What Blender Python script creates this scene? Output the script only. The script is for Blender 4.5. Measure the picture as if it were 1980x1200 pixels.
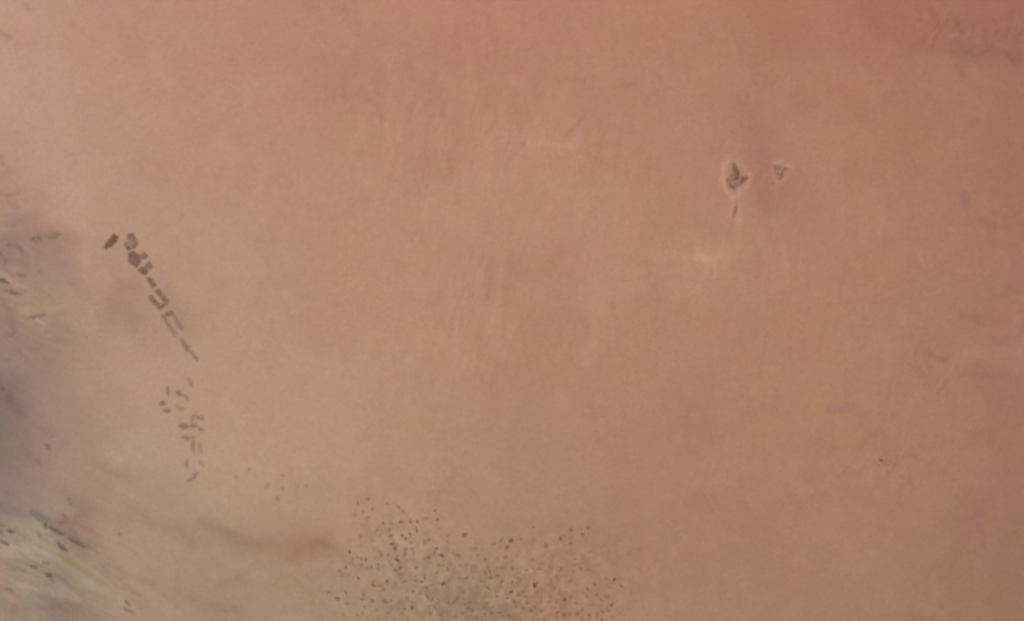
# Orbital view of a sandy desert.  1 Blender unit = 1 kilometre.
import bpy, math, random
import numpy as np
from mathutils import Vector

scene = bpy.context.scene
for o in list(bpy.data.objects):
    bpy.data.objects.remove(o)
C = scene.collection

# ------------------------------------------------------------------ camera
ALT = 400.0                      # orbit height
K = 0.2                          # km of ground per survey unit (photo pixel)
cam_d = bpy.data.cameras.new('camera')
cam = bpy.data.objects.new('camera', cam_d)
C.objects.link(cam)
cam.location = (0, 0, ALT)
cam.rotation_euler = (0, 0, 0)
cam_d.sensor_width = 36.0
cam_d.lens = 36.0 * ALT / (1980 * K)
cam_d.clip_start = 1.0
cam_d.clip_end = 8000.0
cam_d.dof.use_dof = True         # the long-lens softness of the photograph
cam_d.dof.focus_distance = 2.0
cam_d.dof.aperture_fstop = 8.6
scene.camera = cam

# ------------------------------------------------------------------ sky and sun
SUN_EL, SUN_AZ = 48.0, 305.0     # degrees; light comes from the upper left
world = bpy.data.worlds.new('World')
scene.world = world
world.use_nodes = True
wn = world.node_tree
wn.nodes.clear()
sky = wn.nodes.new('ShaderNodeTexSky')
sky.sky_type = 'NISHITA'
sky.sun_disc = False
sky.sun_elevation = math.radians(SUN_EL)
sky.sun_rotation = math.radians(SUN_AZ)
bg = wn.nodes.new('ShaderNodeBackground')
bg.inputs['Strength'].default_value = 0.08
wo = wn.nodes.new('ShaderNodeOutputWorld')
wn.links.new(sky.outputs[0], bg.inputs[0])
wn.links.new(bg.outputs[0], wo.inputs[0])

sun_d = bpy.data.lights.new('sun', 'SUN')
sun_d.energy = 3.2
sun_d.angle = math.radians(0.5)
sun_d.color = (1.0, 0.96, 0.9)
sun = bpy.data.objects.new('sun', sun_d)
C.objects.link(sun)
az, el = math.radians(SUN_AZ), math.radians(SUN_EL)
to_sun = Vector((math.sin(az) * math.cos(el), math.cos(az) * math.cos(el), math.sin(el)))
sun.rotation_euler = to_sun.to_track_quat('Z', 'Y').to_euler()
sun.location = to_sun * 600

vs = scene.view_settings
vs.view_transform = 'Standard'
vs.look = 'None'
vs.exposure = 0.0
vs.gamma = 1.0
vs.use_curve_mapping = False

# what a level white sheet returns per channel under this light (measured)
LIGHT = np.array([0.962, 0.99, 1.04])

# ------------------------------------------------------------------ helpers
rng = np.random.default_rng(7)
random.seed(7)
R_EARTH = 6371.0


def lin(c):
    c = np.asarray(c, float) / 255.0
    return np.where(c <= 0.04045, c / 12.92, ((c + 0.055) / 1.055) ** 2.4)


def albedo(c):
    return np.clip(lin(c) / LIGHT, 0.01, 0.9)


TAB = rng.random((256, 256))


def vnoise(x, y):
    xi = np.floor(x).astype(int); yi = np.floor(y).astype(int)
    fx = x - xi; fy = y - yi
    fx = fx * fx * fx * (fx * (fx * 6 - 15) + 10); fy = fy * fy * fy * (fy * (fy * 6 - 15) + 10)
    a = TAB[xi & 255, yi & 255]; b = TAB[(xi + 1) & 255, yi & 255]
    c = TAB[xi & 255, (yi + 1) & 255]; d = TAB[(xi + 1) & 255, (yi + 1) & 255]
    return (a * (1 - fx) + b * fx) * (1 - fy) + (c * (1 - fx) + d * fx) * fy - 0.5


def fbm(x, y, wl, octs=4, gain=0.5, seed=0):
    s = 0.0; a = 1.0; n = 0.0
    for i in range(octs):
        ang = 0.6 + 1.1 * i + seed
        ca, sa = math.cos(ang), math.sin(ang)
        s = s + a * vnoise((x * ca - y * sa) / wl + 17.3 * i + 5.1 * seed, (x * sa + y * ca) / wl + 9.7 * i + 3.3 * seed)
        n += a; a *= gain; wl *= 0.5
    return 2 * s / n          # about -1..1


def turned(x, y, deg, lx, ly):
    a = math.radians(deg)
    u = x * math.cos(a) + y * math.sin(a)
    v = -x * math.sin(a) + y * math.cos(a)
    return u / lx, v / ly


def smooth(t):
    t = np.clip(t, 0, 1)
    return t * t * (3 - 2 * t)


def gauss(px, py, cx, cy, rx, ry, deg=0.0):
    u, v = turned(px - cx, py - cy, deg, rx, ry)
    return np.exp(-(u * u + v * v))


def seg_dist(px, py, pts):
    d = np.full(np.shape(px), 1e9)
    for (x0, y0), (x1, y1) in zip(pts[:-1], pts[1:]):
        dx, dy = x1 - x0, y1 - y0
        t = np.clip(((px - x0) * dx + (py - y0) * dy) / (dx * dx + dy * dy + 1e-9), 0, 1)
        d = np.minimum(d, np.hypot(px - x0 - t * dx, py - y0 - t * dy))
    return d


def sphere_z(x, y):
    r2 = np.minimum(x * x + y * y, (R_EARTH * 0.98) ** 2)
    return np.sqrt(R_EARTH ** 2 - r2) - R_EARTH


def to_map(x, y):
    """ground position (km) -> survey units (px, py)"""
    s = ALT / (ALT - sphere_z(x, y))
    return x * s / K + 990.0, 600.0 - y * s / K


def to_world(px, py):
    gx = (np.asarray(px, float) - 990.0) * K
    gy = (600.0 - np.asarray(py, float)) * K
    x, y = gx, gy
    for _ in range(3):
        s = (ALT - sphere_z(x, y)) / ALT
        x, y = gx * s, gy * s
    return x, y


# ------------------------------------------------------------------ colour survey of the soil, vignette falloff and haze painted in
CTRL = np.array([
    # px, py, r, g, b
    (0, 0, 185, 148, 127), (70, 60, 181, 146, 122), (150, 20, 180, 141, 118), (230, 60, 180, 138, 117), (330, 100, 180, 138, 117),
    (400, 60, 181, 135, 115), (470, 100, 180, 134, 114), (560, 80, 178, 133, 109), (640, 50, 180, 129, 106), (760, 40, 182, 130, 107),
    (880, 100, 181, 128, 106), (1006, 66, 181, 128, 105), (1100, 40, 181, 129, 105), (1200, 40, 179, 127, 103), (1300, 30, 178, 126, 102),
    (1400, 60, 174, 123, 98), (1500, 20, 170, 118, 93), (1600, 50, 172, 121, 96), (1700, 20, 164, 112, 94), (1800, 20, 164, 112, 95),
    (1900, 30, 162, 110, 94), (1980, 40, 160, 105, 92), (1750, 80, 165, 114, 95), (1850, 85, 162, 111, 93), (1950, 110, 156, 110, 91),
    (1700, 120, 173, 121, 96), (1800, 140, 172, 120, 96), (1900, 130, 168, 117, 99), (1980, 160, 163, 114, 97),
    (0, 150, 184, 147, 128), (70, 180, 184, 146, 126), (160, 200, 179, 145, 121), (240, 180, 181, 140, 118), (310, 210, 182, 142, 115),
    (400, 200, 179, 138, 117), (480, 180, 181, 136, 116), (560, 220, 180, 137, 112), (640, 180, 176, 131, 104), (760, 200, 177, 132, 107),
    (860, 180, 178, 131, 106), (960, 160, 180, 129, 105), (1060, 190, 177, 132, 106), (1150, 180, 175, 131, 105), (1250, 200, 175, 130, 105),
    (1350, 130, 177, 127, 102), (1400, 230, 172, 127, 103), (1480, 230, 170, 125, 103), (1540, 180, 173, 124, 98), (1620, 180, 173, 121, 97),
    (1720, 220, 171, 120, 95), (1820, 220, 167, 121, 94), (1900, 220, 166, 119, 94), (1975, 230, 160, 114, 96),
    (0, 280, 178, 143, 123), (90, 270, 183, 147, 126), (180, 290, 180, 145, 122), (260, 320, 176, 143, 121), (350, 320, 179, 139, 118),
    (450, 320, 180, 139, 117), (560, 310, 178, 138, 113), (660, 300, 178, 139, 110), (760, 320, 179, 138, 110), (860, 290, 177, 132, 106),
    (950, 300, 180, 137, 110), (1060, 320, 181, 137, 110), (1160, 300, 178, 133, 106), (1260, 300, 175, 131, 104), (1340, 300, 176, 131, 105),
    (1440, 300, 170, 124, 104), (1500, 380, 170, 123, 101), (1580, 290, 175, 128, 102), (1680, 300, 171, 124, 98), (1780, 300, 167, 122, 95),
    (1860, 320, 167, 122, 95), (1940, 300, 160, 115, 96), (1980, 380, 160, 114, 96),
    (0, 400, 167, 135, 121), (60, 380, 178, 141, 119), (130, 400, 182, 147, 125), (220, 400, 178, 143, 120), (320, 410, 178, 144, 119),
    (400, 430, 181, 139, 117), (470, 410, 176, 144, 113), (560, 430, 178, 138, 114), (660, 430, 180, 138, 110), (760, 430, 180, 139, 112),
    (880, 430, 179, 139, 112), (980, 430, 177, 138, 110), (1080, 420, 181, 136, 109), (1180, 440, 177, 135, 108), (1280, 430, 175, 130, 103),
    (1360, 440, 174, 132, 105), (1460, 440, 173, 130, 103), (1560, 430, 172, 127, 101), (1680, 440, 172, 127, 100), (1800, 440, 170, 125, 98),
    (1880, 430, 166, 120, 98), (1960, 450, 163, 116, 98),
    (30, 470, 163, 131, 118), (100, 480, 162, 130, 117), (30, 500, 152, 130, 117), (90, 540, 160, 130, 117), (150, 520, 172, 138, 119),
    (200, 530, 175, 141, 118), (330, 500, 176, 143, 119), (420, 500, 178, 145, 118), (520, 520, 177, 143, 115), (620, 520, 178, 138, 111),
    (740, 520, 178, 140, 111), (860, 520, 177, 138, 110), (960, 520, 174, 133, 106), (1080, 520, 176, 132, 106), (1180, 540, 177, 137, 110),
    (1280, 520, 175, 133, 106), (1360, 520, 176, 137, 109), (1450, 530, 172, 130, 103), (1560, 530, 173, 128, 102), (1680, 540, 171, 126, 100),
    (1800, 540, 168, 124, 97), (1950, 520, 164, 119, 97),
    (10, 600, 155, 128, 118), (40, 570, 170, 137, 122), (90, 600, 170, 138, 117), (150, 600, 170, 139, 121), (230, 590, 167, 136, 115),
    (320, 640, 168, 138, 117), (420, 600, 177, 144, 118), (520, 620, 177, 145, 116), (640, 640, 178, 139, 111), (740, 580, 176, 142, 112),
    (840, 640, 177, 139, 111), (940, 640, 177, 137, 109), (996, 606, 174, 133, 106), (1100, 620, 175, 133, 106), (1180, 620, 175, 135, 108),
    (1280, 640, 174, 131, 104), (1380, 620, 173, 131, 104), (1480, 640, 173, 127, 101), (1600, 640, 172, 127, 101), (1720, 640, 168, 127, 100),
    (1840, 620, 166, 123, 96), (1920, 630, 162, 117, 97), (1980, 600, 162, 117, 97),
    (20, 680, 153, 127, 117), (80, 680, 157, 129, 117), (120, 680, 158, 131, 119), (160, 690, 170, 138, 117), (240, 700, 175, 142, 120),
    (340, 700, 180, 144, 124), (440, 700, 180, 146, 121), (540, 700, 176, 145, 117), (640, 700, 180, 142, 115), (740, 720, 179, 141, 113),
    (860, 720, 177, 139, 111), (960, 720, 173, 133, 106), (1080, 720, 174, 133, 106), (1200, 720, 174, 133, 106), (1320, 730, 172, 129, 103),
    (1440, 720, 173, 130, 103), (1560, 720, 172, 129, 102), (1680, 720, 168, 127, 99), (1800, 720, 165, 124, 96), (1890, 690, 167, 124, 103),
    (1930, 730, 158, 117, 96), (1980, 700, 164, 120, 102),
    (4, 770, 134, 117, 110), (30, 780, 146, 121, 111), (80, 780, 156, 130, 119), (130, 780, 157, 132, 119), (170, 770, 171, 139, 117),
    (240, 790, 172, 141, 120), (330, 790, 175, 144, 122), (430, 790, 181, 148, 122), (520, 790, 178, 146, 117), (640, 790, 177, 145, 116),
    (760, 790, 175, 142, 112), (880, 800, 173, 138, 110), (980, 790, 171, 137, 107), (1080, 800, 171, 135, 107), (1200, 790, 170, 131, 103),
    (1320, 800, 167, 127, 100), (1440, 800, 167, 127, 100), (1560, 810, 168, 128, 101), (1680, 800, 168, 127, 100), (1800, 800, 166, 126, 99),
    (1900, 800, 163, 120, 99), (1980, 800, 158, 115, 96),
    (4, 870, 133, 120, 108), (40, 870, 147, 121, 111), (100, 880, 157, 130, 119), (150, 870, 160, 133, 121), (190, 860, 164, 139, 117),
    (240, 860, 172, 142, 121), (320, 870, 175, 145, 121), (430, 880, 182, 149, 121), (540, 880, 180, 147, 117), (660, 880, 178, 145, 115),
    (780, 890, 175, 140, 111), (900, 890, 172, 138, 109), (1020, 900, 170, 135, 106), (1140, 900, 169, 133, 105), (1260, 900, 167, 128, 101),
    (1400, 900, 168, 128, 101), (1540, 900, 167, 127, 100), (1680, 900, 167, 127, 100), (1800, 900, 165, 125, 98), (1900, 910, 162, 121, 99),
    (1975, 900, 158, 115, 95),
    (10, 936, 139, 121, 112), (50, 940, 153, 128, 116), (120, 940, 159, 132, 119), (160, 970, 156, 129, 115), (200, 950, 162, 137, 115),
    (260, 950, 166, 140, 116), (320, 970, 170, 142, 119), (420, 960, 178, 147, 120), (530, 960, 177, 147, 117), (640, 980, 173, 143, 117),
    (760, 960, 174, 140, 111), (900, 980, 170, 136, 107), (1020, 990, 167, 132, 103), (1140, 990, 165, 131, 102), (1260, 990, 166, 127, 100),
    (1400, 1000, 168, 127, 100), (1560, 1000, 167, 127, 100), (1700, 1000, 165, 125, 98), (1800, 1000, 163, 126, 99), (1880, 1000, 158, 117, 97),
    (1975, 1000, 153, 118, 96),
    (10, 990, 139, 123, 109), (60, 1010, 151, 136, 119), (100, 990, 150, 136, 117), (150, 1010, 152, 125, 112), (230, 1010, 164, 137, 114),
    (300, 1010, 163, 137, 114), (350, 1020, 165, 139, 116), (420, 1040, 162, 137, 112), (506, 1006, 173, 141, 116), (600, 1020, 172, 141, 117),
    (550, 1050, 163, 131, 107), (600, 1070, 166, 130, 108), (680, 1010, 170, 140, 113), (760, 1040, 172, 138, 114), (860, 1060, 168, 136, 111),
    (1000, 1060, 165, 131, 103), (1140, 1080, 164, 131, 102), (1260, 1080, 167, 127, 100), (1400, 1090, 163, 130, 102), (1540, 1080, 166, 126, 100),
    (1650, 1080, 163, 128, 100), (1760, 1080, 161, 126, 97), (1850, 1080, 157, 119, 98), (1975, 1080, 151, 115, 92),
    (20, 1060, 157, 143, 122), (90, 1070, 160, 145, 124), (60, 1035, 155, 140, 120), (140, 1050, 146, 130, 114), (160, 1080, 146, 134, 108),
    (200, 1070, 160, 133, 117), (240, 1060, 168, 141, 118), (300, 1070, 168, 144, 117), (400, 1080, 166, 140, 114), (500, 1090, 167, 141, 115),
    (10, 1110, 163, 134, 118), (50, 1110, 152, 137, 118), (110, 1120, 147, 130, 116), (160, 1120, 158, 142, 122), (200, 1110, 150, 134, 115),
    (250, 1120, 165, 138, 117), (330, 1110, 162, 138, 115), (420, 1120, 164, 137, 114), (520, 1140, 166, 139, 114), (640, 1120, 166, 139, 113),
    (10, 1170, 155, 132, 110), (50, 1170, 145, 131, 115), (120, 1180, 141, 125, 111), (190, 1160, 148, 134, 116), (240, 1160, 160, 140, 117),
    (270, 1190, 163, 135, 120), (340, 1170, 165, 137, 115), (420, 1160, 160, 134, 108), (520, 1180, 164, 139, 113), (640, 1180, 163, 137, 110),
    (760, 1120, 162, 136, 111), (780, 1190, 158, 134, 107), (860, 1140, 160, 133, 107), (930, 1190, 146, 127, 103), (980, 1130, 165, 131, 107),
    (1060, 1170, 160, 129, 99), (1160, 1170, 165, 130, 102), (1260, 1180, 165, 130, 102), (1400, 1190, 162, 129, 101), (1540, 1180, 161, 127, 99),
    (1680, 1180, 161, 127, 99), (1780, 1180, 158, 124, 100), (1860, 1180, 157, 120, 95), (1970, 1190, 151, 116, 92),
], float)


def base_colour(px, py):
    """smooth interpolation of the soil survey and its painted falloff: brightness closely, hue more broadly"""
    qx = np.clip(px, -40, 2020); qy = np.clip(py, -40, 1240)
    num = np.zeros(px.shape); den = np.zeros(px.shape)
    cn = np.zeros(px.shape + (2,)); cd = np.zeros(px.shape)
    for cx, cy, r, g, b in CTRL:
        w = 34.0 if (cx < 300 and cy > 340) else 52.0
        d2 = (qx - cx) ** 2 + (qy - cy) ** 2
        e = d2 / (w * w)
        k = np.exp(-e) + 1e-5 / (1 + e * e)
        den += k; num += k * (r + g + b) / 3
        wc = 48.0 if (cx < 260 and cy > 380) else 120.0
        e = d2 / (wc * wc)
        k = (np.exp(-e) + 1e-5 / (1 + e * e)) * (w / wc) ** 0.3
        cd += k; cn[..., 0] += k * (r - g); cn[..., 1] += k * (g - b)
    L = num / den; rg = cn[..., 0] / cd; gb = cn[..., 1] / cd
    G = L - (rg - gb) / 3.0
    return np.stack([G + rg, G, G - gb], -1)


# soft marks of differently coloured soil: (points, half width, (dr, dg, db))
MARKS = [
    # pale wash ring and tail round the star-shaped outcrop
    ([(1400, 318), (1396, 348), (1404, 370)], 6, (13, 12, 10)),
    ([(1402, 324), (1412, 308), (1424, 310), (1438, 328)], 5, (11, 11, 9)),
    ([(1410, 376), (1416, 384), (1430, 374), (1444, 362)], 5, (8, 9, 7)),
    ([(1448, 338), (1450, 348), (1440, 360)], 4.5, (10, 10, 8)),
    ([(1428, 368), (1432, 400), (1429, 425)], 6.5, (8, 9, 8)),
    ([(1429, 425), (1424, 455)], 8, (4, 5, 4)),
    ([(1418, 382), (1413, 415)], 4, (7, 7, 6)),
    ([(1405, 303), (1425, 296)], 5, (6, 5, 4)),
    ([(1494, 314), (1510, 312), (1530, 324)], 4.5, (11, 10, 9)),
    ([(1493, 330), (1500, 350), (1512, 352), (1520, 336)], 4, (6, 6, 5)),
    # pale salt flat
    ([(1308, 497), (1330, 502), (1350, 492), (1380, 502)], 11, (4, 5, 4)),
    ([(1345, 500), (1390, 515)], 20, (3, 5, 4)),
    ([(1400, 480), (1440, 500)], 16, (2, 3, 2)),
    ([(1200, 485), (1300, 495)], 10, (3, 3, 3)),
    ([(1364, 484), (1362, 498), (1368, 514)], 6, (1, 6, 4)),
    ([(1344, 484), (1346, 500)], 5, (6, 7, 6)),
    ([(1384, 505), (1383, 535)], 3, (6, 6, 5)),
    ([(1367, 520), (1366, 532)], 3, (5, 5, 4)),
    ([(1392, 486), (1425, 470)], 12, (2, 3, 2)),
    ([(1515, 465), (1520, 520), (1525, 560)], 6, (4, 4, 3)),
    ([(1702, 415), (1700, 450)], 7, (4, 4, 4)),
    ([(1778, 492), (1784, 512)], 5, (5, 4, 4)),
    ([(1745, 600), (1745, 625)], 6, (3, 4, 4)),
    # faint lilac ground above the outcrops
    ([(1440, 200), (1465, 260), (1470, 330), (1470, 400)], 26, (-3, -4, 0)),
    # pale wash by the upper centre
    ([(1132, 222), (1112, 246), (1092, 262)], 3, (-7, -8, -6)),
    ([(1120, 260), (1112, 280)], 8, (2, 4, 9)),
    ([(1040, 279), (1100, 281)], 6, (5, 7, 6)),
    ([(1012, 278), (995, 300), (975, 322)], 5, (-5, -3, 0)),
    ([(1100, 152), (1135, 158)], 8, (-5, -6, -3)),
    ([(1136, 153), (1136, 162)], 2.2, (8, 8, 7)),
    ([(1210, 160), (1224, 164)], 7, (-6, -6, -1)),
    ([(1045, 8), (1050, 20)], 8, (-6, -6, -3)),
    ([(1000, 100), (1000, 140)], 7, (-4, -4, -3)),
    # long dune streaks in the centre
    ([(905, 545), (880, 600), (868, 660)], 4, (-5, -5, -4)),
    ([(895, 560), (882, 620), (885, 690)], 3, (3, 3, 3)),
    ([(925, 520), (915, 580), (890, 660)], 3, (3, 3, 3)),
    ([(955, 500), (945, 570), (930, 640), (925, 690)], 5, (-4, -4, -4)),
    ([(972, 520), (965, 570), (945, 650)], 4, (4, 4, 4)),
    ([(990, 500), (1000, 540)], 8, (-2, -4, -4)),
    ([(1160, 450), (1170, 530), (1160, 620), (1150, 700)], 18, (2, 2, 2)),
    ([(860, 440), (838, 480)], 3, (3, 3, 3)),
    ([(745, 240), (760, 290)], 4, (5, 5, 5)),
    ([(738, 220), (735, 280)], 5, (-4, -4, -3)),
    ([(700, 290), (694, 300)], 10, (-5, -4, -4)),
    ([(826, 280), (835, 320)], 8, (-4, -4, -4)),
    ([(860, 300), (874, 335)], 7, (-4, -4, -4)),
    ([(970, 210), (972, 240)], 5, (5, 5, 4)),
    ([(955, 235), (940, 260)], 5, (-5, -4, -4)),
    # upper right escarpment line
    ([(1664, 12), (1716, 62), (1780, 80), (1850, 84), (1910, 90)], 12, (-3, -4, -3)),
    ([(1720, 20), (1800, 45), (1980, 60)], 30, (-1, -2, -1)),
    ([(1850, 98), (1920, 108), (1990, 116)], 14, (-8, -4, -4)),
    ([(1850, 40), (1856, 60)], 6, (-6, -5, -4)),
    ([(1845, 70), (1852, 66)], 5, (6, 6, 5)),
    ([(1800, 20), (1806, 36)], 5, (-7, -6, -5)),
    ([(1862, 148), (1848, 128)], 5, (-7, -4, -6)),
    ([(1860, 148), (1862, 158)], 4, (-6, -5, -5)),
    ([(1945, 100), (1958, 118)], 6, (-7, -6, -6)),
    # right edge mottling
    ([(1860, 375), (1866, 400)], 9, (-8, -7, -1)),
    ([(1908, 430), (1930, 440)], 8, (-5, -5, -1)),
    ([(1720, 380), (1724, 400)], 7, (-6, -5, -5)),
    ([(1800, 685), (1825, 695)], 8, (-8, -8, -9)),
    ([(1775, 705), (1785, 725)], 7, (-3, -3, -3)),
    ([(1760, 690), (1756, 660)], 5, (3, 4, 3)),
    ([(1860, 610), (1885, 612)], 8, (-6, -6, -6)),
    ([(1870, 680), (1930, 690), (1985, 684)], 18, (3, 4, 4)),
    ([(1900, 720), (1960, 730)], 16, (-4, -4, -3)),
    ([(1900, 980), (1870, 1040)], 14, (-3, -4, 0)),
    ([(1735, 885), (1768, 880)], 5, (-7, -4, -5)),
    ([(1700, 830), (1690, 845)], 8, (-4, -4, -4)),
    ([(1640, 790), (1600, 790)], 10, (-3, -5, 0)),
    ([(1680, 965), (1686, 970)], 8, (-6, -5, -5)),
    # left highland: pale and dark bands
    ([(5, 530), (22, 545), (32, 560)], 4, (8, 8, 6)),
    ([(0, 520), (14, 532), (30, 548), (45, 552)], 4, (6, 5, 4)),
    ([(20, 565), (45, 590), (60, 620)], 10, (8, 5, 4)),
    ([(72, 618), (95, 632), (84, 636)], 4, (12, 10, 8)),
    ([(90, 640), (112, 618), (128, 640)], 12, (-8, -5, -2)),
    ([(135, 605), (70, 612)], 5, (-6, -6, -4)),
    ([(0, 440), (15, 445)], 4, (12, 10, 7)),
    ([(20, 425), (70, 415)], 10, (-8, -7, -3)),
    ([(130, 520), (150, 550)], 14, (-7, -6, 0)),
    ([(0, 535), (40, 560)], 5, (-5, -4, -3)),
    ([(0, 340), (25, 330)], 14, (-6, -6, -5)),
    ([(0, 300), (6, 318)], 5, (-14, -14, -8)),
    ([(0, 375), (14, 378), (34, 374)], 5, (-14, -12, -7)),
    ([(0, 390), (30, 398)], 9, (-6, -6, 0)),
    ([(0, 58), (12, 70)], 8, (-12, -11, -10)),
    ([(52, 10), (56, 16)], 9, (-10, -10, -10)),
    ([(30, 84), (70, 86)], 6, (-8, -7, -5)),
    ([(62, 186), (76, 192)], 7, (-7, -7, -6)),
    ([(140, 44), (142, 50)], 8, (-5, -6, -5)),
    ([(130, 0), (135, 10)], 6, (5, 6, 3)),
    # lilac and brown patches by the plots
    ([(236, 548), (262, 552)], 13, (-6, -9, -1)),
    ([(222, 590), (270, 630)], 22, (-5, -5, -4)),
    ([(210, 500), (225, 520)], 14, (-3, -4, -1)),
    ([(235, 470), (300, 520), (330, 580), (360, 640)], 14, (-4, -3, 1)),
    ([(160, 480), (165, 510)], 12, (5, 5, 1)),
    # long brown band, lower left
    ([(290, 1008), (350, 1030), (370, 1046)], 13, (-7, -7, -5)),
    ([(390, 1010), (440, 1030), (500, 1052)], 12, (-7, -7, -6)),
    ([(460, 1046), (560, 1060), (620, 1060)], 26, (-6, -9, -8)),
    ([(610, 1048), (650, 1062), (690, 1092)], 8, (-6, -7, -6)),
    ([(560, 1100), (620, 1090)], 10, (5, 5, 4)),
    ([(340, 1150), (420, 1172), (460, 1182)], 14, (-6, -6, -7)),
    ([(430, 1130), (465, 1120)], 12, (-6, -6, -6)),
    ([(230, 1115), (300, 1125)], 8, (-4, -6, -5)),
    ([(180, 890), (215, 915), (250, 925)], 9, (-5, -4, -5)),
    ([(195, 870), (235, 890)], 8, (3, 5, 1)),
    ([(230, 940), (290, 975), (330, 995)], 5, (4, 3, 2)),
    ([(245, 980), (300, 1000)], 12, (-3, -3, -3)),
    # grey stripes of the lower left corner
    ([(0, 985), (40, 985), (90, 1000), (130, 1025), (180, 1055)], 8, (-12, -10, -6)),
    ([(0, 1060), (60, 1062), (110, 1075), (140, 1100), (180, 1130)], 9, (5, 6, 5)),
    ([(70, 1010), (60, 1060)], 14, (5, 6, 5)),
    ([(75, 1030), (105, 1020)], 4, (5, 4, 4)),
    ([(120, 1070), (140, 1095), (170, 1110)], 9, (-6, -3, -9)),
    ([(195, 1138), (215, 1150), (238, 1166)], 7, (5, 6, 3)),
    ([(15, 1100), (60, 1100), (100, 1110)], 5, (-7, -5, -5)),
    ([(0, 1110), (20, 1130), (24, 1160)], 8, (5, 0, -1)),
    ([(190, 1060), (205, 1100)], 8, (3, -4, 0)),
    ([(216, 1090), (224, 1096)], 7, (-8, -2, -5)),
    ([(62, 992), (88, 1008), (120, 1028)], 7, (-14, -12, -10)),
    ([(125, 1030), (150, 1046), (175, 1060)], 5, (-12, -10, -9)),
    ([(108, 1046), (130, 1066)], 5, (-9, -8, -7)),
    ([(0, 1014), (30, 1024), (60, 1040)], 4, (-6, -5, -4)),
    ([(150, 1080), (190, 1110), (235, 1150), (262, 1178)], 6, (3, 4, 3)),
    ([(0, 1085), (60, 1090), (120, 1112), (160, 1140)], 7, (-7, -6, -6)),
    ([(30, 1130), (90, 1140), (150, 1160)], 7, (6, 6, 6)),
    ([(60, 1150), (130, 1165), (190, 1190)], 6, (-5, -5, -5)),
    ([(0, 460), (30, 470), (45, 490)], 5, (-9, -8, -4)),
    ([(10, 500), (40, 505)], 6, (-7, -5, -5)),
    ([(0, 512), (30, 520)], 4, (7, 7, 6)),
    ([(25, 470), (60, 482)], 3, (8, 6, 4)),
    ([(0, 575), (18, 600), (30, 640)], 8, (-6, -5, -4)),
    ([(50, 600), (75, 606)], 4, (6, 6, 5)),
    ([(80, 645), (100, 650)], 3, (8, 8, 7)),
    ([(30, 1180), (110, 1172), (170, 1185)], 10, (-6, -6, -5)),
    ([(120, 1120), (90, 1130)], 12, (-5, -4, -2)),
    ([(120, 1000), (135, 1010), (165, 990)], 11, (-4, -6, -4)),
    ([(18, 770), (34, 790), (42, 800)], 12, (-9, -9, -8)),
    ([(0, 745), (4, 752)], 6, (-16, -20, -18)),
    ([(2, 820), (3, 900)], 9, (-6, 1, -3)),
    ([(60, 815), (110, 840), (140, 850)], 8, (-4, -4, -3)),
]


def dotted_zone(px, py):
    """where the dotted farmland mottles the soil"""
    z = gauss(px, py, 900, 1150, 250, 95) + 0.7 * gauss(px, py, 770, 1030, 90, 60) + 0.4 * gauss(px, py, 1110, 1100, 110, 90)
    return np.clip(z, 0, 1)


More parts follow.
